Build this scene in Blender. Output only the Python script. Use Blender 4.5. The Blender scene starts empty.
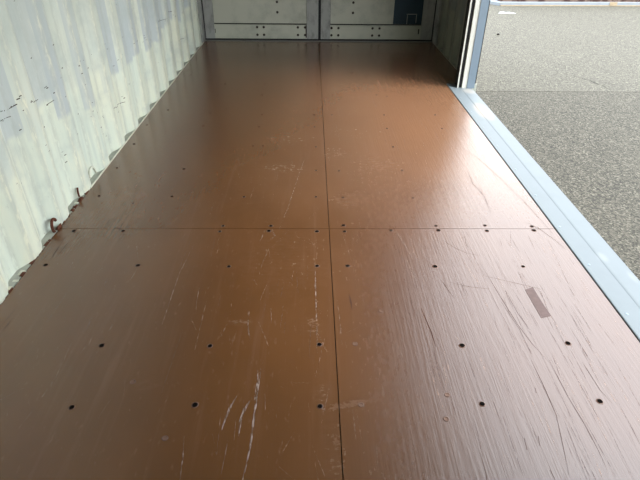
import bpy, bmesh, math, random
from mathutils import Vector, Matrix
random.seed(7)
scene = bpy.context.scene
col = scene.collection

# ------------------------------------------------------------------ camera
cam_d = bpy.data.cameras.new('camera'); cam = bpy.data.objects.new('camera', cam_d); col.objects.link(cam)
CX, CH, YAW, PITCH, ROLL, FPX = 1.0926, 1.1844, -0.021, 0.5836, 0.0116, 508.7254
fw = Vector((-math.sin(YAW)*math.cos(PITCH), math.cos(YAW)*math.cos(PITCH), -math.sin(PITCH)))
rt = Vector((math.cos(YAW), math.sin(YAW), 0)); up = rt.cross(fw)
rt2 = rt*math.cos(ROLL) + up*math.sin(ROLL); up2 = -rt*math.sin(ROLL) + up*math.cos(ROLL)
cam.matrix_world = Matrix(((rt2.x, up2.x, -fw.x, CX), (rt2.y, up2.y, -fw.y, 0.0), (rt2.z, up2.z, -fw.z, CH), (0, 0, 0, 1)))
cam_d.sensor_fit = 'HORIZONTAL'; cam_d.sensor_width = 36.0; cam_d.lens = FPX*36.0/640.0
cam_d.clip_start = 0.01
scene.camera = cam

# ------------------------------------------------------------------ sky, exposure
vs = scene.view_settings
vs.view_transform = 'Standard'; vs.look = 'None'; vs.gamma = 1.0; vs.use_curve_mapping = False
vs.exposure = 0.0
world = bpy.data.worlds.new('sky'); scene.world = world; world.use_nodes = True
wt = world.node_tree; wt.nodes.clear()
wo = wt.nodes.new('ShaderNodeOutputWorld'); bg = wt.nodes.new('ShaderNodeBackground')
tc = wt.nodes.new('ShaderNodeTexCoord'); sx = wt.nodes.new('ShaderNodeSeparateXYZ')
ramp = wt.nodes.new('ShaderNodeValToRGB')
ramp.color_ramp.elements[0].position = 0.0; ramp.color_ramp.elements[0].color = (0.94, 0.97, 0.98, 1)
ramp.color_ramp.elements[1].position = 0.8; ramp.color_ramp.elements[1].color = (0.86, 0.93, 1.0, 1)
wt.links.new(tc.outputs['Generated'], sx.inputs[0]); wt.links.new(sx.outputs['Z'], ramp.inputs[0])
wt.links.new(ramp.outputs[0], bg.inputs[0]); bg.inputs[1].default_value = 5.2
wt.links.new(bg.outputs[0], wo.inputs[0])
# bright hazy sun high on the open (right) side, softened by thin overcast
sd = bpy.data.lights.new('sun', 'SUN'); sun = bpy.data.objects.new('sun', sd); col.objects.link(sun)
sd.energy = 5.0; sd.angle = math.radians(28); sd.color = (1.0, 0.97, 0.92)
sun.rotation_euler = Vector((-0.50, 0.20, -0.85)).to_track_quat('-Z', 'Y').to_euler()

# ------------------------------------------------------------------ helpers
class NT:
    """small node-building helper"""
    def __init__(s, name, rough=0.5, spec=0.5, metal=0.0):
        s.m = bpy.data.materials.new(name); s.m.use_nodes = True; s.t = s.m.node_tree
        s.b = s.t.nodes['Principled BSDF']; s.out = s.t.nodes['Material Output']
        s.b.inputs['Roughness'].default_value = rough; s.b.inputs['Specular IOR Level'].default_value = spec
        s.b.inputs['Metallic'].default_value = metal
        s.pos = s.n('ShaderNodeNewGeometry').outputs['Position']
    def n(s, k, **kw):
        x = s.t.nodes.new(k)
        for a, v in kw.items(): setattr(x, a, v)
        return x
    def put(s, sock, v):
        if hasattr(v, 'is_output'): s.t.links.new(v, sock)
        elif isinstance(v, tuple) and sock.type == 'RGBA': sock.default_value = v + (1,) if len(v) == 3 else v
        else: sock.default_value = v
    def math(s, op, a, b=0.0, c=0.0, clamp=False):
        x = s.n('ShaderNodeMath', operation=op, use_clamp=clamp)
        s.put(x.inputs[0], a); s.put(x.inputs[1], b); s.put(x.inputs[2], c); return x.outputs[0]
    def scale(s, v, loc=(0, 0, 0), rot=(0, 0, 0)):
        x = s.n('ShaderNodeMapping'); s.put(x.inputs[0], s.pos)
        x.inputs['Scale'].default_value = v; x.inputs['Location'].default_value = loc; x.inputs['Rotation'].default_value = rot
        return x.outputs[0]
    def noise(s, vec, sc=1.0, det=4.0, rough=0.55, dist=0.0):
        x = s.n('ShaderNodeTexNoise'); s.put(x.inputs['Vector'], vec); x.inputs['Scale'].default_value = sc
        x.inputs['Detail'].default_value = det; x.inputs['Roughness'].default_value = rough; x.inputs['Distortion'].default_value = dist
        return x.outputs[0]
    def ramp(s, v, a, b, lo=0.0, hi=1.0):
        x = s.n('ShaderNodeMapRange'); x.interpolation_type = 'SMOOTHSTEP'
        for i, q in enumerate((v, a, b, lo, hi)): s.put(x.inputs[i], q)
        return x.outputs[0]
    def mix(s, f, a, b, mode='MIX'):
        x = s.n('ShaderNodeMix', data_type='RGBA', blend_type=mode)
        s.put(x.inputs[0], f); s.put(x.inputs[6], a); s.put(x.inputs[7], b); return x.outputs[2]
    def bump(s, h, strength, dist, nrm=None):
        x = s.n('ShaderNodeBump'); s.put(x.inputs['Height'], h); x.inputs['Strength'].default_value = strength
        x.inputs['Distance'].default_value = dist
        if nrm: s.put(x.inputs['Normal'], nrm)
        return x.outputs[0]
    def set(s, k, v): s.put(s.b.inputs[k], v)
    def xyz(s):
        x = s.n('ShaderNodeSeparateXYZ'); s.put(x.inputs[0], s.pos); return x.outputs
    def blob(s, x, y, rx, ry, rot=0.0):
        mp = s.n('ShaderNodeMapping', vector_type='TEXTURE'); s.put(mp.inputs[0], s.pos)
        mp.inputs['Location'].default_value = (x, y, 0); mp.inputs['Rotation'].default_value = (0, 0, rot)
        mp.inputs['Scale'].default_value = (rx, ry, 1)
        l = s.n('ShaderNodeVectorMath', operation='LENGTH'); s.put(l.inputs[0], mp.outputs[0])
        return s.ramp(l.outputs['Value'], 0.2, 1.0, 1.0, 0.0)
    def alpha(s, a):
        s.set('Alpha', a)

def plain(name, c, rough=0.5, spec=0.5, metal=0.0, var=0.15, sc=12.0):
    t = NT(name, rough, spec, metal)
    n = t.noise(t.scale((1, 1, 1)), sc, 5)
    t.set('Base Color', t.mix(n, tuple(q*(1-var) for q in c), tuple(min(1, q*(1+var)) for q in c)))
    return t.m

def link(name, me, mat=None, parent=None, kind=None, loc=None):
    o = bpy.data.objects.new(name, me); col.objects.link(o)
    if me is not None and mat is not None:
        for q in (mat if isinstance(mat, (list, tuple)) else [mat]): me.materials.append(q)
    if parent is not None: o.parent = parent
    if loc is not None: o.location = loc
    if kind: o['kind'] = kind
    return o

def done(bm, name, mat, parent=None, kind=None, bevel=0.0, smooth=False, loc=None):
    if bevel:
        bmesh.ops.bevel(bm, geom=[e for e in bm.edges if len(e.link_faces) == 2 and e.calc_face_angle(0) > 0.5], offset=bevel, segments=2, affect='EDGES', clamp_overlap=True)
    bmesh.ops.recalc_face_normals(bm, faces=bm.faces)
    me = bpy.data.meshes.new(name); bm.to_mesh(me); bm.free()
    if smooth: me.polygons.foreach_set('use_smooth', [True]*len(me.polygons))
    return link(name, me, mat, parent, kind, loc)

def bx(bm, x0, x1, y0, y1, z0, z1):
    v = [bm.verts.new(p) for p in ((x0,y0,z0),(x1,y0,z0),(x1,y1,z0),(x0,y1,z0),(x0,y0,z1),(x1,y0,z1),(x1,y1,z1),(x0,y1,z1))]
    for f in ((0,3,2,1),(4,5,6,7),(0,1,5,4),(1,2,6,5),(2,3,7,6),(3,0,4,7)): bm.faces.new([v[i] for i in f])

def box(name, mat, parent, x0, x1, y0, y1, z0, z1, bevel=0.0, kind=None):
    bm = bmesh.new(); bx(bm, x0, x1, y0, y1, z0, z1); return done(bm, name, mat, parent, kind, bevel)

def extrude_poly(bm, pts, z0, z1):
    a = [bm.verts.new((x, y, z0)) for x, y in pts]; b = [bm.verts.new((x, y, z1)) for x, y in pts]
    n = len(pts); bm.faces.new(b); bm.faces.new(a[::-1])
    for i in range(n): bm.faces.new((a[i], a[(i+1) % n], b[(i+1) % n], b[i]))

def tube(bm, pts, r, seg=8):
    rings = []
    for i, p in enumerate(pts):
        p = Vector(p); d = (Vector(pts[min(i+1, len(pts)-1)]) - Vector(pts[max(i-1, 0)])).normalized()
        a = d.orthogonal().normalized() if i == 0 else (pa - d*pa.dot(d)).normalized()
        pa = a; b = d.cross(a)
        rings.append([bm.verts.new(p + a*r*math.cos(2*math.pi*k/seg) + b*r*math.sin(2*math.pi*k/seg)) for k in range(seg)])
    for i in range(len(rings)-1):
        for k in range(seg): bm.faces.new((rings[i][k], rings[i][(k+1) % seg], rings[i+1][(k+1) % seg], rings[i+1][k]))
    bm.faces.new(rings[0][::-1]); bm.faces.new(rings[-1])

# ------------------------------------------------------------------ measured positions in metres (x across, y along the container; wall data are y, z)
SCREWS = [(0.059, 1.616), (0.417, 1.613), (0.772, 1.605), (1.116, 1.608), (1.236, 1.608), (1.58, 1.604), (1.928, 1.604), (0.424, 1.181), (0.769, 1.177), (1.12, 1.182), (1.58, 1.175), (1.928, 1.183), (0.422, 0.941), (0.765, 0.947), (1.118, 0.94), (1.58, 0.945), (1.922, 0.952), (0.282, 1.864), (0.699, 1.86), (0.91, 1.864), (1.118, 1.86), (1.238, 1.86), (1.441, 1.868), (1.649, 1.869), (1.861, 1.865), (2.069, 1.869), (0.072, 1.863), (0.706, 1.905), (0.916, 1.905), (1.236, 1.91), (1.646, 1.906), (1.865, 1.91), (2.072, 1.902), (0.769, 2.17), (1.116, 2.171), (0.255, 2.105), (0.071, 2.178), (0.058, 2.49), (0.055, 2.814), (0.048, 3.122), (0.416, 2.479), (0.753, 2.791), (1.119, 2.465), (1.121, 2.779), (1.114, 3.098), (0.762, 3.095), (1.241, 2.46), (1.579, 2.467), (1.586, 2.163), (1.574, 3.077), (1.926, 3.081), (1.573, 2.783), (0.763, 3.324), (0.811, 2.791), (0.41, 3.349), (0.115, 3.405), (1.114, 3.748), (1.112, 3.319), (1.248, 3.75), (1.233, 3.32), (1.58, 3.756), (1.655, 3.722), (1.585, 3.325), (1.937, 3.762), (1.932, 3.329), (1.437, 4.345), (1.575, 4.034), (1.925, 4.04), (1.247, 2.167), (0.422, 2.174), (0.406, 3.108), (0.405, 3.737), (0.729, 3.742), (0.73, 4.018), (0.418, 4.012), (1.139, 4.026)]
FILLED = [(1.234, 1.184), (1.234, 0.944), (0.566, 1.031), (1.337, 1.343), (0.706, 0.841), (0.257, 1.888), (1.487, 0.978), (1.466, 0.895)]
SCRATCHES = [
    ('p', 0.0020, [(1.059, 2.624), (1.016, 2.319), (0.985, 2.064), (0.953, 1.88)]),
    ('p', 0.0060, [(0.931, 1.076), (0.934, 0.981), (0.936, 0.896), (0.934, 0.804), (0.925, 0.722)]),
    ('p', 0.0030, [(0.94, 1.084), (0.937, 0.981), (0.939, 0.922)]),
    ('p', 0.0050, [(0.879, 0.978), (0.865, 0.936), (0.856, 0.897), (0.853, 0.865)]),
    ('p', 0.0060, [(0.923, 0.971), (0.907, 0.933), (0.898, 0.893), (0.901, 0.843)]),
    ('p', 0.0015, [(0.873, 0.834), (0.871, 0.776), (0.869, 0.735)]),
    ('p', 0.0015, [(0.755, 0.847), (0.764, 0.791), (0.771, 0.723)]),
    ('p', 0.0025, [(0.877, 1.345), (0.88, 1.274), (0.895, 1.199)]),
    ('p', 0.0015, [(0.681, 1.484), (0.685, 1.404), (0.692, 1.351)]),
    ('p', 0.0015, [(0.606, 1.741), (0.589, 1.57), (0.59, 1.432), (0.592, 1.275)]),
    ('p', 0.0012, [(0.923, 1.741), (0.902, 1.635), (0.898, 1.595)]),
    ('p', 0.0012, [(0.721, 1.404), (0.721, 1.32), (0.724, 1.16)]),
    ('p', 0.0018, [(0.809, 1.279), (0.798, 1.218)]),
    ('p', 0.0014, [(0.847, 1.246), (0.838, 1.19)]),
    ('p', 0.0014, [(0.994, 1.371), (0.993, 1.308), (0.989, 1.25)]),
    ('p', 0.0014, [(0.952, 1.36), (0.959, 1.284)]),
    ('p', 0.0030, [(1.108, 1.635), (1.11, 1.403), (1.112, 1.212), (1.111, 1.137)]),
    ('p', 0.0015, [(0.42, 1.603), (0.417, 1.545), (0.411, 1.503)]),
    ('p', 0.0015, [(0.427, 1.301), (0.425, 1.238)]),
    ('p', 0.0015, [(0.38, 1.215), (0.368, 1.145)]),
    ('p', 0.0020, [(0.892, 1.872), (0.884, 1.816), (0.874, 1.778)]),
    ('p', 0.0025, [(0.922, 1.88), (0.939, 1.824), (0.919, 1.793)]),
    ('p', 0.0040, [(1.053, 3.168), (1.022, 3.097)]),
    ('p', 0.0020, [(0.985, 2.837), (0.981, 2.778)]),
    ('p', 0.0012, [(1.253, 3.153), (1.259, 2.982), (1.265, 2.855)]),
    ('p', 0.0010, [(1.38, 2.182), (1.513, 2.266)]),
    ('p', 0.0016, [(1.586, 1.873), (1.639, 1.793), (1.689, 1.733)]),
    ('p', 0.0025, [(1.459, 1.873), (1.485, 1.755), (1.5, 1.648)]),
    ('p', 0.0015, [(1.546, 1.793), (1.546, 1.634)]),
    ('p', 0.0015, [(1.473, 1.683), (1.486, 1.518)]),
    ('p', 0.0012, [(1.612, 1.873), (1.63, 1.748)]),
    ('p', 0.0018, [(1.495, 1.113), (1.502, 1.007)]),
    ('p', 0.0015, [(1.186, 1.403), (1.191, 1.298), (1.192, 1.18)]),
    ('p', 0.0015, [(1.303, 1.023), (1.306, 0.954)]),
    ('p', 0.0015, [(1.265, 0.831), (1.261, 0.745)]),
    ('p', 0.0012, [(1.209, 0.944), (1.212, 0.831)]),
    ('p', 0.0012, [(1.366, 1.201), (1.393, 1.065)]),
    ('p', 0.0015, [(1.089, 1.024), (1.033, 1.025)]),
    ('d', 0.0022, [(1.93, 2.476), (1.919, 2.312), (1.939, 2.184), (1.924, 2.02)]),
    ('d', 0.0015, [(1.978, 2.801), (2.036, 2.604), (2.079, 2.381), (2.123, 2.067), (2.142, 1.841)]),
    ('d', 0.0015, [(2.059, 1.94), (2.095, 1.889), (2.133, 1.786), (2.147, 1.718)]),
    ('d', 0.0030, [(2.083, 1.906), (2.09, 1.865)]),
    ('d', 0.0050, [(1.231, 1.436), (1.235, 1.392), (1.236, 1.349)]),
    ('d', 0.0030, [(1.48, 1.358), (1.486, 1.296), (1.492, 1.243), (1.494, 1.169)]),
    ('d', 0.0020, [(1.585, 1.518), (1.598, 1.458), (1.61, 1.413)]),
    ('d', 0.0012, [(1.652, 1.793), (1.689, 1.733), (1.726, 1.697), (1.777, 1.676)]),
    ('d', 0.0010, [(1.609, 1.506), (1.684, 1.476), (1.756, 1.464)]),
    ('d', 0.0010, [(1.76, 1.543), (1.861, 1.499), (1.959, 1.457)]),
    ('d', 0.0012, [(1.764, 1.627), (1.78, 1.423), (1.794, 1.27), (1.811, 1.177), (1.834, 1.103)]),
    ('d', 0.0010, [(1.81, 1.458), (1.813, 1.336), (1.826, 1.246)]),
    ('d', 0.0010, [(1.922, 1.362), (1.926, 1.275)]),
    ('d', 0.0012, [(1.781, 1.112), (1.781, 1.013), (1.777, 0.906), (1.753, 0.797), (1.737, 0.728)]),
    ('d', 0.0012, [(1.837, 1.111), (1.837, 0.968), (1.843, 0.873), (1.843, 0.791), (1.839, 0.74)]),
    ('d', 0.0010, [(1.773, 1.401), (1.792, 1.246), (1.79, 1.146)]),
    ('d', 0.0010, [(1.938, 1.103), (1.942, 0.993), (1.954, 0.946)]),
    ('d', 0.0040, [(1.753, 1.002), (1.749, 0.983)]),
    ('d', 0.0050, [(1.661, 0.834), (1.656, 0.798)]),
    ('d', 0.0040, [(1.701, 0.84), (1.695, 0.81)]),
    ('d', 0.0030, [(1.695, 0.742), (1.697, 0.715)]),
    ('d', 0.0022, [(0.083, 1.793), (0.079, 1.663)]),
    ('d', 0.0020, [(0.054, 1.824), (0.061, 1.65)]),
    ('d', 0.0015, [(0.074, 1.904), (0.082, 1.84)]),
    ('d', 0.0015, [(0.066, 1.353), (0.058, 1.268)]),
    ('d', 0.0015, [(0.079, 1.312), (0.076, 1.244)]),
    ('d', 0.0020, [(0.203, 1.497), (0.202, 1.48)]),
    ('d', 0.0020, [(0.18, 1.48), (0.182, 1.456)]),
    ('d', 0.0015, [(0.115, 1.521), (0.104, 1.462)]),
    ('d', 0.0030, [(0.06, 4.439), (0.039, 4.376)]),
    ('d', 0.0030, [(0.117, 3.955), (0.105, 3.903)]),
    ('d', 0.0030, [(0.052, 3.384), (0.042, 3.344)]),
    ('d', 0.0020, [(0.052, 3.803), (0.048, 3.755)]),
    ('d', 0.0025, [(0.107, 4.287), (0.094, 4.228)]),
    ('d', 0.0020, [(-0.22, 2.983), (-0.233, 2.935)]),
]
CHIPS = [(2.13, 0.866), (2.132, 0.655), (3.224, 0.688), (3.313, 0.453), (3.369, 0.456), (3.88, 0.435), (4.133, 0.436), (4.391, 0.457), (4.697, 0.399), (5.226, 0.285), (2.164, 0.525), (2.186, 0.497), (1.876, 0.541), (1.891, 0.543), (1.908, 0.561), (1.918, 0.569), (2.482, 0.498), (2.477, 0.535), (2.644, 0.481), (2.98, 0.404), (3.005, 0.211), (3.08, 0.272), (2.933, 0.533), (2.947, 0.504), (3.016, 0.428), (2.49, 0.554), (2.37, 0.553), (2.144, 0.458), (2.074, 0.387), (1.881, 0.449), (2.159, 0.222), (2.15, 0.24), (1.991, 0.314), (2.547, 0.204), (2.669, 0.108), (2.154, 0.189), (1.812, 0.51), (1.971, 0.532), (3.644, 0.404), (3.556, 0.41), (4.436, 0.228), (5.045, 0.097), (2.409, 0.325), (2.994, 0.224), (2.552, 0.166)]
WALL_LINES = [[(1.795, 0.516), (1.836, 0.513), (1.869, 0.508)], [(1.962, 0.531), (2.09, 0.497)], [(1.814, 0.545), (1.858, 0.535), (1.875, 0.539), (1.899, 0.544)], [(3.906, 0.474), (4.125, 0.445), (4.164, 0.452)], [(4.214, 0.479), (4.402, 0.459)], [(4.42, 0.223), (4.682, 0.196)], [(2.766, 0.232), (2.952, 0.193), (3.006, 0.187)], [(2.152, 0.528), (2.171, 0.535)], [(2.14, 0.459), (2.178, 0.469)]]

# ------------------------------------------------------------------ materials
def floor_material():
    t = NT('brown_floor_paint', 0.3, 0.5)
    big = t.noise(t.scale((1.2, 0.8, 1)), 1.6, 4)
    streak = t.noise(t.scale((26, 1.3, 1)), 1.0, 5, 0.6)
    fine = t.noise(t.scale((60, 22, 1)), 1.0, 4, 0.6)
    c = t.mix(t.ramp(big, 0.3, 0.7), FLOOR_A, FLOOR_B)
    c = t.mix(t.math('MULTIPLY', t.ramp(streak, 0.52, 0.75), 0.35), c, FLOOR_PALE)
    wear = t.ramp(fine, 0.6, 0.78)
    # light from the side opening painted as a paler tone, far right boards
    px = t.xyz()
    lit_tone = t.math('MULTIPLY', t.ramp(px[0], 0.5, 1.6), t.ramp(t.math('ADD', px[1], t.math('MULTIPLY', big, 0.8)), 1.5, 3.0))
    c = t.mix(t.math('MULTIPLY', lit_tone, 0.34), c, (0.33, 0.19, 0.125))
    # worn pale patches where cargo rubbed the paint, fixed places on the boards
    acc = None
    for (x, y, rx, ry, rot, k) in WORN:
        b = t.math('MULTIPLY', t.blob(x, y, rx*1.3, ry*1.3, rot), k)
        acc = b if acc is None else t.math('ADD', acc, b)
    brk = t.ramp(t.noise(t.scale((26, 60, 1)), 1.0, 7, 0.8), 0.38, 0.85)
    acc = t.math('MULTIPLY', t.math('MULTIPLY', acc, 0.6), brk, clamp=True)
    c = t.mix(t.math('MULTIPLY', acc, 0.75), c, (0.27, 0.165, 0.11))
    c = t.mix(t.math('MULTIPLY', wear, 0.16), c, (0.34, 0.22, 0.16))
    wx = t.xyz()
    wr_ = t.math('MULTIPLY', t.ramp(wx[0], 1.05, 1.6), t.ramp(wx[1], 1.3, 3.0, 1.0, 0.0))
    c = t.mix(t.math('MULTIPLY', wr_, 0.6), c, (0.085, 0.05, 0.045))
    t.set('Base Color', c)
    t.set('Specular IOR Level', FLOOR_SPEC); t.b.inputs['IOR'].default_value = 1.61
    rg = t.math('ADD', t.math('MULTIPLY', fine, 0.10), t.math('ADD', t.math('MULTIPLY', acc, 0.25), FLOOR_ROUGH))
    t.set('Roughness', t.math('ADD', rg, t.math('MULTIPLY', wr_, 0.07)))
    # wood grain telegraphing through the paint, running along the container, stronger on the weathered door side
    x = t.xyz()
    side = t.ramp(x[0], 1.0, 1.7, 0.3, 1.0)
    g1 = t.noise(t.scale((110, 3.5, 1), rot=(0, 0, 0.03)), 1.0, 5, 0.65, 0.4)
    g2 = t.noise(t.scale((330, 12, 1)), 1.0, 3, 0.6)
    g = t.math('MULTIPLY', t.math('ADD', t.ramp(g1, 0.35, 0.65), t.math('MULTIPLY', g2, 0.9)), side)
    n1 = t.bump(g, 0.32, 0.0007)
    n2 = t.bump(t.noise(t.scale((9, 4, 1)), 1.0, 3), 0.1, 0.003, n1)
    t.set('Normal', n2)
    return t.m

FLOOR_A = (0.100, 0.038, 0.009); FLOOR_B = (0.128, 0.051, 0.015); FLOOR_PALE = (0.16, 0.08, 0.045)
FLOOR_ROUGH = 0.19; FLOOR_SPEC = 0.8
WORN = [(0.936, 2.495, .16, .07, 0, .7), (1.28, 2.15, .12, .09, .2, .8), (0.85, 1.29, .05, .02, 0, .7), (1.36, 4.0, .25, .12, 0, .35),
        (1.10, 1.27, .04, .05, 0, .7), (1.19, 0.945, .09, .014, .2, 1.2), (0.79, 2.24, .2, .2, 0, .2), (1.122, 0.99, .03, .05, 0, .6),
        (1.50, 2.55, .16, .12, 0, .4), (0.95, 2.9, .2, .1, 0, .45), (1.35, 3.0, .3, .15, 0, .35), (0.9, 3.4, .25, .08, 0.2, .35),
        (1.0, 1.65, .25, .25, 0, .3), (1.35, 2.5, .2, .3, 0, .3), (1.15, 0.8, .04, .12, 0, .5), (0.61, 1.02, .05, .03, 0, .4), (1.22, 2.7, .1, .1, 0, .5)]
M_floor = floor_material()

def wall_material(name='cream_wall_paint', dim=1.0):
    t = NT(name, 0.42, 0.4)
    cream = (0.65, 0.67, 0.54); cream2 = (0.59, 0.645, 0.55); lav = (0.40, 0.445, 0.46); grey = (0.36, 0.42, 0.40)
    x = t.xyz(); y, z = x[1], x[2]
    warp = t.noise(t.scale((1, 6, 6)), 1.0, 4)
    # touch-up paint: every facet of the corrugation has its own edge height and tone
    u = t.math('FLOOR', t.math('ADD', t.math('DIVIDE', y, 0.139), 0.37))
    wn = t.n('ShaderNodeTexWhiteNoise', noise_dimensions='1D'); t.put(wn.inputs['W'], u)
    h = t.math('ADD', t.math('MULTIPLY', wn.outputs['Value'], 0.16), 0.30)
    d = t.math('SUBTRACT', t.math('ADD', z, t.math('MULTIPLY', t.math('SUBTRACT', warp, 0.5), 0.10)), h)
    wn2 = t.n('ShaderNodeTexWhiteNoise', noise_dimensions='1D'); t.put(wn2.inputs['W'], t.math('ADD', u, 31.7))
    f = t.math('MULTIPLY', t.ramp(d, 0.0, 0.03), t.ramp(wn2.outputs['Value'], 0.15, 0.6, 0.25, 1.0))
    soft = t.noise(t.scale((1, 5, 2.2)), 1.0, 4)
    c = t.mix(t.ramp(soft, 0.35, 0.65), cream, cream2)
    c = t.mix(t.math('MULTIPLY', f, 0.85), c, lav)
    # cooler, darker dirt toward the near end, in tall streaks
    st = t.noise(t.scale((1, 16, 1.4), loc=(0, 2, 0)), 1.0, 5, 0.6)
    c = t.mix(t.math('MULTIPLY', t.ramp(st, 0.5, 0.68), 0.3), c, grey)
    c = t.mix(t.math('MULTIPLY', t.ramp(t.noise(t.scale((1, 34, 3.2)), 1.0, 6, 0.7, 1.0), 0.60, 0.68), 0.45), c, (0.75, 0.72, 0.54))
    # paint rubbed along the bends of the corrugation
    q = t.math('PINGPONG', t.math('SUBTRACT', y, 2.66), 0.139)
    edge = t.math('SUBTRACT', 1.0, t.math('DIVIDE', t.math('ABSOLUTE', t.math('SUBTRACT', q, 0.103)), 0.022), clamp=True)
    edge2 = t.math('SUBTRACT', 1.0, t.math('DIVIDE', t.math('ABSOLUTE', t.math('SUBTRACT', q, 0.035)), 0.018), clamp=True)
    rub = t.noise(t.scale((1, 60, 14)), 1.0, 6, 0.75)
    c = t.mix(t.math('MULTIPLY', edge, t.ramp(rub, 0.40, 0.6, 0.0, 0.75)), c, (0.70, 0.69, 0.53))
    c = t.mix(t.math('MULTIPLY', t.math('MAXIMUM', edge, edge2), t.ramp(rub, 0.58, 0.50, 0.0, 0.45)), c, (0.36, 0.38, 0.34))
    bl = t.noise(t.scale((1, 3.4, 4.2), loc=(0, 5, 1)), 1.0, 5, 0.6)
    c = t.mix(t.math('MULTIPLY', t.ramp(bl, 0.48, 0.66), 0.45), c, (0.37, 0.42, 0.40))
    # fine scraped flecks
    fl = t.ramp(t.noise(t.scale((1, 90, 26)), 1.0, 6, 0.75), 0.62, 0.72)
    c = t.mix(t.math('MULTIPLY', fl, 0.5), c, (0.26, 0.27, 0.25))
    rs = t.math('MULTIPLY', t.ramp(t.noise(t.scale((1, 45, 45)), 1.0, 5, 0.7), 0.64, 0.72), t.ramp(z, 0.0, 0.06, 0.8, 0.0))
    c = t.mix(rs, c, (0.22, 0.09, 0.05))
    c = t.mix(t.math('MULTIPLY', t.ramp(t.math('ADD', z, t.math('MULTIPLY', bl, 0.4)), 0.70, 1.15), 0.55), c, (0.37, 0.41, 0.37))  # upper wall greyed: the fall-off of light painted into the colour
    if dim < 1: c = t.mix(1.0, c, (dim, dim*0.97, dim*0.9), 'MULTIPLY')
    t.set('Base Color', c)
    t.set('Normal', t.bump(t.noise(t.scale((1, 30, 9)), 1.0, 4), 0.6, 0.004))
    return t.m
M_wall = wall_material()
M_wall_shaded = wall_material('shaded_wall_paint', 0.32)  # same wall paint, darkened to put the far right corner's shade into its colour

def steel_paint(name, base, dirt, rough=0.35, spec=0.5, amt=0.35, stain=None, scale=(7, 7, 7)):
    t = NT(name, rough, spec)
    n = t.noise(t.scale(scale), 1.0, 6, 0.65)
    c = t.mix(t.math('MULTIPLY', t.ramp(n, 0.45, 0.7), amt), base, dirt)
    if stain:
        for (x, y, rx, ry, k, sc) in stain:
            c = t.mix(t.math('MULTIPLY', t.blob(x, y, rx, ry), k), c, sc)
    t.set('Base Color', c); t.set('Normal', t.bump(t.noise(t.scale((14, 14, 14)), 1.0, 3), 0.2, 0.002))
    return t.m
M_sill = steel_paint('pale_blue_sill_paint', (0.148, 0.175, 0.192), (0.13, 0.155, 0.17), 0.5, 0.35, 0.35,
                     [(2.28, 3.40, .07, .22, .55, (.50, .38, .27)), (2.27, 1.66, .03, .05, .35, (.25, .27, .28)), (2.325, 1.53, .02, .05, .3, (.25, .27, .28)), (2.30, 3.85, .07, .1, .3, (.5, .42, .33))])
M_door = steel_paint('grey_door_paint', (0.46, 0.465, 0.385), (0.27, 0.275, 0.235), 0.5, 0.35, 0.7, None, (3.5, 3.5, 3.5))
M_stile = steel_paint('grey_blue_stile_paint', (0.32, 0.325, 0.305), (0.17, 0.175, 0.165), 0.5, 0.35, 0.8, None, (18, 18, 9))
M_navy = steel_paint('blue_overpaint', (0.018, 0.04, 0.058), (0.012, 0.025, 0.035), 0.5, 0.3, 0.5)
M_postblue = steel_paint('blue_post_paint', (0.16, 0.21, 0.26), (0.14, 0.185, 0.225), 0.4, 0.4, 0.4)
M_postcream = steel_paint('cream_post_paint', (0.60, 0.60, 0.54), (0.5, 0.5, 0.45), 0.45, 0.4, 0.4)
M_rubber = plain('black_rubber', (0.012, 0.012, 0.013), 0.7, 0.3)
M_dark = plain('dark_underside', (0.02, 0.017, 0.015), 0.9, 0.2)
M_bolt = plain('rusty_bolt', (0.035, 0.025, 0.02), 0.6, 0.4, 0.3)
M_screw = plain('dark_screw_head', (0.005, 0.004, 0.0035), 1.0, 0.03)
M_rim = plain('chipped_paint_rim', (0.09, 0.036, 0.018), 0.45, 0.5)
M_filler = plain('painted_filler', (0.14, 0.075, 0.05), 0.5, 0.4)
M_rust = plain('rust', (0.10, 0.035, 0.02), 0.85, 0.2, 0.0, 0.5, 60)
M_ledge = plain('grey_dirty_ledge', (0.36, 0.37, 0.32), 0.7, 0.3, 0, 0.3, 30)
M_lip = plain('cream_lip', (0.60, 0.60, 0.50), 0.5, 0.4, 0, 0.25, 40)
M_rivet = plain('blue_rivet', (0.22, 0.29, 0.34), 0.4, 0.5)
M_thresh = plain('grey_threshold', (0.20, 0.20, 0.19), 0.5, 0.5)
M_roof = plain('cream_roof_paint', (0.45, 0.46, 0.42), 0.6, 0.3)
M_tape = plain('brown_tape', (0.115, 0.08, 0.075), 0.75, 0.25, 0, 0.3, 60)

def broken(name, c, lo, hi, sc=(220, 40, 1), rough=0.6, spec=0.3):
    t = NT(name, rough, spec); t.set('Base Color', c)
    t.alpha(t.ramp(t.noise(t.scale(sc), 1.0, 3, 0.7), lo, hi)); return t.m
M_scr_p = broken('pale_scratch', (0.38, 0.29, 0.24), 0.36, 0.70)
M_scr_d = broken('dark_scratch', (0.06, 0.028, 0.02), 0.1, 0.32, rough=1.0, spec=0.02)
M_fine_p = broken('pale_hairlines', (0.42, 0.27, 0.20), 0.42, 0.7)
M_fine_d = broken('dark_grain_checks', (0.13, 0.085, 0.075), 0.35, 0.62, rough=0.9, spec=0.1)
M_chip = plain('dark_chip', (0.06, 0.045, 0.035), 0.8, 0.2)

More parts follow.
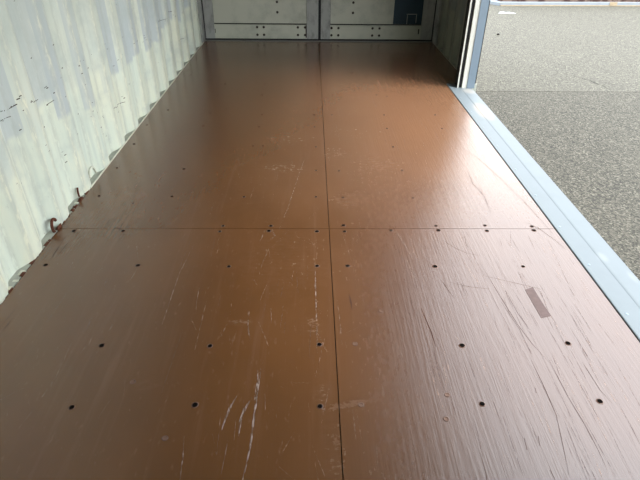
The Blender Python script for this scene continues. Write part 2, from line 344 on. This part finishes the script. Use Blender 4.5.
def asphalt(name, a, b):
    t = NT(name, 0.85, 0.3)
    v = t.n('ShaderNodeTexVoronoi'); t.put(v.inputs['Vector'], t.scale((1, 1, 1))); v.inputs['Scale'].default_value = 115
    hs = t.n('ShaderNodeSeparateColor'); t.put(hs.inputs[0], v.outputs['Color'])
    big = t.noise(t.scale((1, 1, 1)), 2.2, 5)
    mid = t.noise(t.scale((1, 1, 1)), 38, 5, 0.7)
    k = t.ramp(hs.outputs[0], 0.05, 0.95)
    k = t.math('ADD', t.math('MULTIPLY', k, 0.75), t.math('MULTIPLY', t.math('SUBTRACT', mid, 0.5), 1.3), clamp=True)
    c = t.mix(k, a, b)
    pale = t.ramp(hs.outputs[1], 0.88, 0.94)
    c = t.mix(t.math('MULTIPLY', pale, 0.8), c, tuple(min(1, q*1.5) for q in b))
    c = t.mix(t.math('MULTIPLY', t.ramp(big, 0.35, 0.7), 0.25), c, tuple(q*0.6 for q in b))
    t.set('Base Color', c)
    t.set('Normal', t.bump(t.math('ADD', v.outputs['Distance'], mid), 0.6, 0.006))
    return t.m
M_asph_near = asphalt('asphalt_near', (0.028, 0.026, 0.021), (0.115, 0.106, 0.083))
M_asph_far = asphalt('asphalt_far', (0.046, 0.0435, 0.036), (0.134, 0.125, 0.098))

# ------------------------------------------------------------------ setting: ground
GZ = -0.17
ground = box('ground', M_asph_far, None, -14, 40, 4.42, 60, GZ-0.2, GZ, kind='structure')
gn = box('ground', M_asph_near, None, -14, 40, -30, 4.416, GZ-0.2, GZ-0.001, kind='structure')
def strip(bm, pts, w, z, jitter=0.15, ends=0.25):
    # tapering ragged ribbon lying at height z
    P = []
    for i in range(len(pts)-1):
        a, b = Vector(pts[i]), Vector(pts[i+1]); n = max(1, int((b-a).length/0.03)); n = min(n, 12)
        for k in range(n): P.append(a.lerp(b, k/n))
    P.append(Vector(pts[-1])); prev = None; n = len(P)
    for i, p in enumerate(P):
        d = (P[min(i+1, n-1)] - P[max(i-1, 0)]); d = d.normalized() if d.length > 0 else Vector((0, 1)); q = Vector((-d.y, d.x))
        s = i/(n-1); ww = w*0.5*(min(1, ends + 3*min(s, 1-s)))*random.uniform(1-jitter*2, 1+jitter*2)
        o = q*random.uniform(-jitter, jitter)*w
        l = bm.verts.new((*(p+o+q*ww), z)); r = bm.verts.new((*(p+o-q*ww), z))
        if prev: bm.faces.new((prev[0], prev[1], r, l))
        prev = (l, r)
bm = bmesh.new(); strip(bm, [(3.55, 5.0), (3.63, 4.875), (3.70, 4.745), (3.75, 4.53), (3.76, 4.45)], 0.012, GZ+0.0008, 0.3)
done(bm, 'crack', M_dark, ground)
bm = bmesh.new()
pts = [(3.93, 8.38), (4.02, 8.44), (4.06, 8.36), (4.15, 8.40), (4.24, 8.26), (4.10, 8.24), (4.02, 8.27), (3.86, 8.22), (3.90, 8.30)]
pts = [(4.07+(x-4.07)*.72, 8.31+(y-8.31)*.8) for x, y in pts]; extrude_poly(bm, pts, GZ, GZ+0.003); o = done(bm, 'paint_mark', plain('white_road_paint', (0.5, 0.53, 0.55), 0.7), ground)
o['label'] = 'small white splash of paint on the asphalt'
# pebble
bm = bmesh.new(); bmesh.ops.create_icosphere(bm, subdivisions=2, radius=0.016)
for v in bm.verts: v.co = Vector((v.co.x*1.3, v.co.y, v.co.z*0.6))*random.uniform(0.88, 1.08)
o = done(bm, 'pebble', M_dark, None, smooth=True, loc=(3.446, 6.735, GZ+0.010))
o['label'] = 'small dark stone lying alone on the pale asphalt beyond the blue post'; o['category'] = 'stone'

# ------------------------------------------------------------------ setting: container floor
Y0, Y1, W = -0.34, 5.50, 2.352
OPEN0 = 0.50
SILL_IN, SILL_END, SEAM, TH = 2.169, 4.044, 1.883, 0.028
floor = box('floor', M_dark, None, -0.05, 2.30, Y0, Y1+0.15, -0.12, -TH-0.001, kind='structure')
g = 0.0014
sheets = [
    ([(0.004, Y0), (1.1715-g, Y0), (1.1715-g, SEAM-g), (0.004, SEAM-g)], 'near left brown board, darker and duller'),
    ([(1.1715+g, Y0), (SILL_IN-0.004, Y0), (SILL_IN-0.004, SEAM-g), (1.1715+g, SEAM-g)], 'near right brown board with open grain and tape mark'),
    ([(0.004, SEAM+g), (1.1715-g, SEAM+g), (1.1715-g, Y1), (0.004, Y1)], 'far left brown board running to the doors'),
    ([(1.1715+g, SEAM+g), (SILL_IN-0.004, SEAM+g), (SILL_IN-0.004, SILL_END+0.004), (W-0.004, SILL_END+0.004), (W-0.004, Y1), (1.1715+g, Y1)], 'far right brown board notched round the sill end'),
]
SH = []
for pts, lab in sheets:
    bm = bmesh.new(); extrude_poly(bm, pts, -TH, 0.0)
    o = done(bm, 'plywood_sheet', M_floor, floor, bevel=0.0012); o['label'] = lab; SH.append(o)
def sheet_at(x, y): return SH[(0 if x < 1.1715 else 1) + (0 if y < SEAM else 2)]

def screw_mesh(head_mat, slot=True, r=0.0068):
    bm = bmesh.new(); seg = 14
    def ring(rr, z, wob=0.0):
        return [bm.verts.new((rr*(1+random.uniform(-wob, wob))*math.cos(2*math.pi*k/seg), rr*(1+random.uniform(-wob, wob))*math.sin(2*math.pi*k/seg), z)) for k in range(seg)]
    R_ = [ring(r*1.5, 0.0, 0.14), ring(r*1.12, 0.0011, 0.06), ring(r*0.92, 0.0004), ring(r*0.80, 0.0003)]
    for i in range(3):
        for k in range(seg):
            f = bm.faces.new((R_[i][k], R_[i][(k+1) % seg], R_[i+1][(k+1) % seg], R_[i+1][k])); f.material_index = 0 if i < 1 else 1
    f = bm.faces.new(R_[3]); f.material_index = 1
    me = bpy.data.meshes.new('screw'); bm.normal_update(); bm.to_mesh(me); bm.free()
    me.materials.append(M_rim); me.materials.append(head_mat); return me
me_s = [screw_mesh(M_screw) for _ in range(3)]; me_f = screw_mesh(M_filler, False, 0.006)
for i, (x, y) in enumerate(SCREWS):
    if not (0.02 < x < SILL_IN-0.01): continue
    o = link('screw', me_s[i % 3], None, sheet_at(x, y), loc=(x, y, 0.0002)); o.rotation_euler.z = random.uniform(0, 6.28)
    s = random.uniform(0.85, 1.1) * (0.8 if y > 2 else 1.0); o.scale = (s, s*1.05, 1)
for i, (x, y) in enumerate(FILLED):
    o = link('filled_screw_hole', me_f, None, sheet_at(x, y), loc=(x, y, 0.0002)); o.rotation_euler.z = i

for k, w, pts in SCRATCHES:
    if min(p[0] for p in pts) < 0.01: continue
    bm = bmesh.new(); strip(bm, pts, w, 0.0005)
    mx, my = sum(p[0] for p in pts)/len(pts), sum(p[1] for p in pts)/len(pts)
    done(bm, 'scratch', M_scr_p if k == 'p' else M_scr_d, sheet_at(mx, my))
# uncountable hairlines and grain checks, one "stuff" part per board
for si, (xa, xb, ya, yb) in enumerate([(0.02, 1.15, 0.5, 1.87), (1.19, 2.15, 0.5, 1.87), (0.02, 1.15, 1.9, 5.2), (1.19, 2.15, 1.9, 5.2)]):
    bp, bd = bmesh.new(), bmesh.new()
    for i in range((150, 300, 190, 240)[si]):
        x = random.uniform(xa, xb); y = random.uniform(ya, yb)
        if si == 0: x = xb - (xb-xa)*random.random()**1.5*0.95
        l = random.expovariate(1/0.05)+0.01; a = math.pi/2 + random.gauss(0.0, 0.10 if si % 2 else 0.22)
        if random.random() < 0.07: a = random.uniform(0, 3.1)
        e = (min(max(x+l*math.cos(a), xa), xb), min(y+l*math.sin(a), yb))
        strip(bp, [(x, y), e], random.uniform(0.0008, 0.0016), 0.0004, 0.25)
    for i in range((25, 260, 20, 160)[si]):
        x = random.uniform(xa, xb); y = random.uniform(ya, yb)
        if si in (1, 3): x = xb - (xb-xa)*random.random()*0.75
        l = random.expovariate(1/0.09)+0.02; a = math.pi/2 + random.gauss(-0.02, 0.05)
        e = (min(max(x+l*math.cos(a), xa), xb), min(y+l*math.sin(a), yb))
        strip(bd, [(x, y), e], random.uniform(0.0006, 0.0013), 0.00045, 0.3)
    done(bp, 'hairline_scratches', M_fine_p, SH[si], 'stuff'); done(bd, 'grain_cracks', M_fine_d, SH[si], 'stuff')
bm = bmesh.new(); extrude_poly(bm, [(1.884, 1.458), (1.886, 1.305), (1.923, 1.315), (1.919, 1.474)], 0.0, 0.0008)
o = done(bm, 'tape_strip', M_tape, SH[1]); o['label'] = 'short brown strip of worn tape'

# ------------------------------------------------------------------ setting: corrugated walls
P0 = 2.66
def prof(y):
    u = abs(((y-P0+.139) % .278)-.139)
    if u < .035: return -.036
    if u < .103: return -.036*(1-(u-.035)/.068)
    return 0.
def profile_pts(ya, yb):
    ys = {ya, yb}; k = math.floor((ya-P0)/.278)-1
    while P0+k*.278 < yb+.3:
        for d in (-.103, -.035, .035, .103):
            for e in (-0.006, 0.006):
                y = P0+k*.278+d+e
                if ya < y < yb: ys.add(y)
        k += 1
    ys = sorted(ys); return [(sum(prof(y+e) for e in (-.006, -.003, 0, .003, .006))/5, y) for y in ys]
def corrugated(name, xbase, sgn, ya, yb, z0, z1, parent=None, mat=None):
    pp = profile_pts(ya, yb); bm = bmesh.new(); T = 0.0025
    fr, bk = [], []
    for (px, y) in pp:
        xf = xbase + sgn*px; xk = xf - sgn*T
        fr.append((bm.verts.new((xf, y, z0)), bm.verts.new((xf, y, z1)))); bk.append((bm.verts.new((xk, y, z0)), bm.verts.new((xk, y, z1))))
    n = len(pp)
    for i in range(n-1):
        bm.faces.new((fr[i][0], fr[i+1][0], fr[i+1][1], fr[i][1])); bm.faces.new((bk[i][1], bk[i+1][1], bk[i+1][0], bk[i][0]))
        bm.faces.new((fr[i][0], bk[i][0], bk[i+1][0], fr[i+1][0])); bm.faces.new((fr[i][1], fr[i+1][1], bk[i+1][1], bk[i][1]))
    bm.faces.new((fr[0][0], fr[0][1], bk[0][1], bk[0][0])); bm.faces.new((fr[-1][0], bk[-1][0], bk[-1][1], fr[-1][1]))
    return done(bm, name, mat or M_wall, parent, None if parent else 'structure')
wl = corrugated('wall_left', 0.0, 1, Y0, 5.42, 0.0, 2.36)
wr = corrugated('wall_right', W, -1, SILL_END+0.02, 5.42, 0.0, 2.36, None, M_wall_shaded)
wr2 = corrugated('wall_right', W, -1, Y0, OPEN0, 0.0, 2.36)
box('bottom_rail', M_ledge, wl, -0.060, -0.0015, Y0, 5.42, -0.14, 0.0)
box('top_rail', M_roof, wl, -0.060, 0.0, Y0, 5.42, 2.36, 2.42)
box('bottom_rail', M_ledge, wr, W+0.0015, W+0.060, SILL_END, 5.42, -0.14, 0.0)
# thin cream edge lip along the floor, sound beyond the second lashing ring, ragged and rusty before it
box('floor_lip', M_lip, wl, -0.0015, 0.0035, 2.26, 5.42, -0.01, 0.006, 0.001)
bm = bmesh.new(); y = 0.9
while y < 2.24:
    l = random.uniform(0.01, 0.035); h = random.uniform(-0.004, 0.005)
    bx(bm, -0.006-random.uniform(0, .006), 0.002, y, y+l, -0.01, h); y += l+random.uniform(0, 0.012)
done(bm, 'ragged_rust_edge', M_rust, wl, 'stuff', 0.001)
bm = bmesh.new(); y = 1.1
while y < 2.24:
    l = random.uniform(0.01, 0.03)
    bx(bm, -0.02, -0.004+random.uniform(0, .006), y, y+l, -0.01, random.uniform(-.002, .006)); y += l+random.uniform(0.01, 0.07)
done(bm, 'flaked_paint_edge', M_lip, wl, 'stuff', 0.001)
# chips and scrape lines of the wall paint
bm = bmesh.new()
def chip(y, z, l, h):
    for s in (0,):
        a, b = y-l/2, y+l/2
        v = [bm.verts.new((prof(q)+0.0012, q, r)) for q, r in ((a, z-h/2), (b, z-h*0.2), (b, z+h*0.5), (a, z+h*0.3))]
        bm.faces.new(v)
for y, z in CHIPS: chip(y, z, random.uniform(.006, .014), random.uniform(.002, .006))
for i in range(55):
    chip(random.uniform(1.7, 5.3), random.choice((.2, .42, .47, .53, .3, .68))+random.gauss(0, .02), random.uniform(.004, .012), random.uniform(.002, .005))
for L in WALL_LINES:
    for i in range(len(L)-1):
        n = 6
        for k in range(n):
            if random.random() < 0.2: continue
            y = L[i][0]+(L[i+1][0]-L[i][0])*(k+.5)/n; z = L[i][1]+(L[i+1][1]-L[i][1])*(k+.5)/n
            chip(y, z, abs(L[i+1][0]-L[i][0])/n, .0035)
done(bm, 'paint_chips', M_chip, wl, 'stuff')
# lashing rings welded at the foot of the wall
def ring_part(name, mat, yc, zc, r, a0, a1, th, lab, sy=1.0, x=0.010):
    bm = bmesh.new(); pts = []
    for i in range(13):
        a = a0+(a1-a0)*i/12; pts.append((x, yc+r*sy*math.cos(a), zc+r*math.sin(a)))
    tube(bm, pts, th, 8); o = done(bm, name, mat, wl, smooth=True); o['label'] = lab
ring_part('lashing_ring', M_rust, 1.872, 0.022, 0.030, 0.5, math.pi+1.0, 0.0065, 'rusty broken C-shaped lashing ring', 0.75, -0.008)
ring_part('lashing_ring', M_rust, 2.168, 0.022, 0.032, 1.9, 3.6, 0.0045, 'rusty bent stub of a lashing ring', 0.35, -0.014)
ring_part('lashing_ring', M_lip, 2.325, 0.030, 0.050, 0.1, 2.9, 0.006, 'cream painted lashing ring still whole', 0.8, -0.002)
box('weld_plate', M_rust, wl, -0.001, 0.004, 1.870, 1.905, 0.0, 0.014, 0.001)
# corner post by the doors, left and right
cp = box('trim_1', M_stile, None, -0.055, 0.000, 5.42, 5.60, -0.14, 2.40, 0.003, 'structure')
cp2 = box('trim_2', M_stile, None, W, W+0.055, 5.42, 5.60, -0.14, 2.40, 0.003, 'structure')

# ------------------------------------------------------------------ setting: wall behind the camera, roof
wf = box('wall_front', M_roof, None, -0.055, W+0.055, Y0-0.05, Y0, -0.14, 2.40, kind='structure')
ceil = box('ceiling', M_roof, None, -0.055, W+0.055, Y0-0.05, 5.66, 2.39, 2.43, kind='structure')
header = box('trim_3', M_postblue, None, 2.26, W+0.055, Y0, 4.05, 2.27, 2.39, 0.004, 'structure')

# ------------------------------------------------------------------ setting: the two cargo doors closing the far end
YD = 5.55
def bolt_mesh(r, h):
    bm = bmesh.new(); seg = 10
    a = [bm.verts.new((r*math.cos(2*math.pi*k/seg), 0, r*math.sin(2*math.pi*k/seg))) for k in range(seg)]
    b = [bm.verts.new((r*.75*math.cos(2*math.pi*k/seg), -h, r*.75*math.sin(2*math.pi*k/seg))) for k in range(seg)]
    for k in range(seg): bm.faces.new((a[k], a[(k+1) % seg], b[(k+1) % seg], b[k]))
    bm.faces.new(b); bmesh.ops.recalc_face_normals(bm, faces=bm.faces)
    me = bpy.data.meshes.new('bolt'); bm.to_mesh(me); bm.free(); me.materials.append(M_bolt); return me
me_bolt = bolt_mesh(0.0125, 0.005)
def cargo_door(name, x0, x1, sl, sr, bolts, pbolts, pos):
    root = bpy.data.objects.new(name, None); col.objects.link(root); root.location = ((x0+x1)/2, YD, 0.02); root['kind'] = 'structure'
    L = Vector(root.location)
    def pt(n, m, a, b, c, d, e, f, bev=0.0015, lab=None):
        o = box(n, m, root, a-L.x, b-L.x, c-L.y, d-L.y, e-L.z, f-L.z, bev)
        if lab: o['label'] = lab
        return o
    pt('stile', M_stile, x0, sl, YD-0.006, YD+0.05, 0.017, 2.30); pt('stile', M_stile, sr, x1, YD-0.006, YD+0.05, 0.017, 2.30)
    rail = pt('bottom_rail', M_door, sl, sr, YD, YD+0.05, 0.017, 0.152)
    pt('top_rail', M_door, sl, sr, YD, YD+0.05, 2.16, 2.30)
    panel = pt('door_panel', M_door, sl+0.002, sr-0.002, YD+0.006, YD+0.03, 0.164, 2.155)
    pt('panel_groove', M_rubber, sl, sr, YD+0.02, YD+0.045, 0.150, 0.168, 0)
    for (x, z) in bolts: link('bolt', me_bolt, None, root, loc=(x-L.x, -0.0002, z-L.z))
    for (x, z) in pbolts: link('bolt', me_bolt, None, root, loc=(x-L.x, 0.0058, z-L.z))
    return root, L
bl = [(x, z) for x in (0.54, 0.608, 0.957, 1.030) for z in (0.128, 0.054)]
d1, L1 = cargo_door('door_1', 0.012, 1.166, 0.104, 1.048, bl, [(0.751, 0.269+i*0.095) for i in range(8)], 0)
br = [(x, z) for x in (1.302, 1.373, 1.724, 1.796) for z in (0.124, 0.054)]
d2, L2 = cargo_door('door_2', 1.192, 2.340, 1.289, 2.225, br, [(1.516, 0.269+i*0.095) for i in range(8)], 1)
def dpart(n, m, root, L, a, b, c, d, e, f, bev=0.001, lab=None):
    o = box(n, m, root, a-L.x, b-L.x, c-L.y, d-L.y, e-L.z, f-L.z, bev)
    if lab: o['label'] = lab
    return o
dpart('overpaint_patch', M_navy, d2, L2, 1.93, 2.222, YD+0.0035, YD+0.0065, 0.166, 2.1, 0, 'dark blue painted end of the door panel')
for a, b, c, d in ((2.068, 2.074, .168, .262), (2.160, 2.166, .180, .262), (2.062, 2.166, .258, .264)):
    dpart('handle_outline', M_stile, d2, L2, a, b, YD-0.001, YD+0.004, c, d, 0.0005)
dpart('drain_slot', M_rubber, d1, L1, 0.108, 0.114, YD-0.001, YD+0.003, 0.070, 0.110, 0)
dpart('drain_slot', M_rubber, d2, L2, 2.195, 2.207, YD-0.001, YD+0.003, 0.070, 0.120, 0)
dpart('rust_patch', M_bolt, d1, L1, 1.036, 1.050, YD-0.003, YD+0.003, 0.03, 0.15, 0.001)
gk = box('trim_4', M_rubber, None, -0.002, W+0.002, 5.575, 5.63, -0.02, 2.39, kind='structure')
box('gasket', M_rubber, gk, 1.166, 1.192, 5.560, 5.576, 0.017, 2.30)
box('gasket', M_rubber, gk, 0.000, 0.012, 5.548, 5.576, 0.010, 2.30)
box('gasket', M_rubber, gk, 2.340, W, 5.548, 5.576, 0.010, 2.30)
box('gasket', M_rubber, gk, 0.000, W, 5.540, 5.590, -0.01, 0.015)
box('threshold_strip', M_thresh, gk, 0.002, W-0.002, 5.502, 5.538, -0.02, 0.004, 0.001)

# ------------------------------------------------------------------ sill of the side opening and its post
sill = None
bm = bmesh.new()
sec = [(SILL_IN, -0.05), (SILL_IN, 0.002), (SILL_IN+0.003, 0.004), (2.252, 0.0035), (2.256, 0.0045), (2.260, 0.0048), (2.266, 0.0048), (2.340, 0.0025), (2.347, -0.004), (2.347, -0.15), (2.30, -0.15), (2.30, -0.05)]
a = [bm.verts.new((x, Y0, z)) for x, z in sec]; b = [bm.verts.new((x, SILL_END, z)) for x, z in sec]
bm.faces.new(a); bm.faces.new(b[::-1])
for i in range(len(sec)): bm.faces.new((a[i], b[i], b[(i+1) % len(sec)], a[(i+1) % len(sec)]))
sill = done(bm, 'trim_5', M_sill, None, 'structure')
bm = bmesh.new(); bmesh.ops.create_uvsphere(bm, u_segments=12, v_segments=6, radius=0.0055)
for v in bm.verts: v.co.z *= 0.35
me_r = bpy.data.meshes.new('rivet'); bm.to_mesh(me_r); bm.free(); me_r.materials.append(M_rivet)
for y in (0.73, 1.02, 1.32, 1.61, 1.894, 2.185, 2.477, 2.80, 3.09, 3.38, 3.68): link('rivet', me_r, None, sill, loc=(2.192, y, 0.004))

post = bpy.data.objects.new('trim_6', None); col.objects.link(post); post.location = (2.28, 3.98, 0.004); post['kind'] = 'structure'
def pp_(n, m, a, b, c, d, bev=0.002, lab=None, z0=0.004):
    o = box(n, m, post, a-2.28, b-2.28, c-3.98, d-3.98, z0-0.004, 2.272-0.004, bev)
    if lab: o['label'] = lab
pp_('inner_flange', M_postcream, 2.226, 2.236, 3.932, 3.944, 0.0015, 'thin cream inner edge of the post')
pp_('post_core', M_rubber, 2.233, 2.264, 3.944, 4.04, 0, 'dark slot of the post')
pp_('post_face', M_postcream, 2.262, 2.298, 3.928, 4.04, 0.002, 'cream face of the post')
pp_('outer_post', M_postblue, 2.298, 2.356, 3.922, 4.06, 0.003, 'grey blue outer box of the post')
pp_('back_plate', M_dark, 2.34, 2.40, 4.04, 4.07, 0.0)

# ------------------------------------------------------------------ steel base standing out on the asphalt
kb = bpy.data.objects.new('steel_base_frame', None); col.objects.link(kb); kb.location = (6.6, 9.35, GZ); kb.rotation_euler.z = 0.035
kb['label'] = 'pale steel base rail with rusty beam above, lying across the far asphalt at top right'; kb['category'] = 'steel frame'
M_pale = steel_paint('pale_rail_paint', (0.24, 0.27, 0.30), (0.2, 0.2, 0.19), 0.6, 0.3, 0.5)
M_tan = plain('tan_grime', (0.34, 0.27, 0.18), 0.9, 0.2, 0, 0.3, 30)
M_rbeam = NT('rusty_brown_beam', 0.8, 0.3)
_n = M_rbeam.ramp(M_rbeam.noise(M_rbeam.scale((7, 7, 7)), 1.0, 5, 0.6), 0.42, 0.6)
M_rbeam.set('Base Color', M_rbeam.mix(_n, (0.15, 0.10, 0.08), (0.05, 0.02, 0.013))); M_rbeam = M_rbeam.m
def kpart(n, m, a, b, c, d, e, f, bev=0.004, lab=None):
    o = box(n, m, kb, a, b, c, d, e, f, bev)
    if lab: o['label'] = lab
kpart('bottom_rail', M_pale, -2.45, 2.6, -0.30, 0.9, 0.012, 0.050)
kpart('grime_edge', M_tan, -2.44, 2.6, -0.31, -0.25, 0.0, 0.014, 0.002)
kpart('rusty_beam', M_rbeam, -2.42, 2.6, -0.20, -0.05, 0.050, 0.30, 0.006, 'brown rusted upper beam')
bm = bmesh.new(); extrude_poly(bm, [(-2.45, -0.30), (-2.45, 0.9), (-2.75, 0.75), (-2.70, 0.15)], 0.0, 0.045); done(bm, 'angled_end_plate', M_pale, kb, bevel=0.003)
kpart('rail_joint', M_tan, -0.62, -0.50, -0.315, -0.29, 0.01, 0.06, 0.003, 'tan knob on the rail')
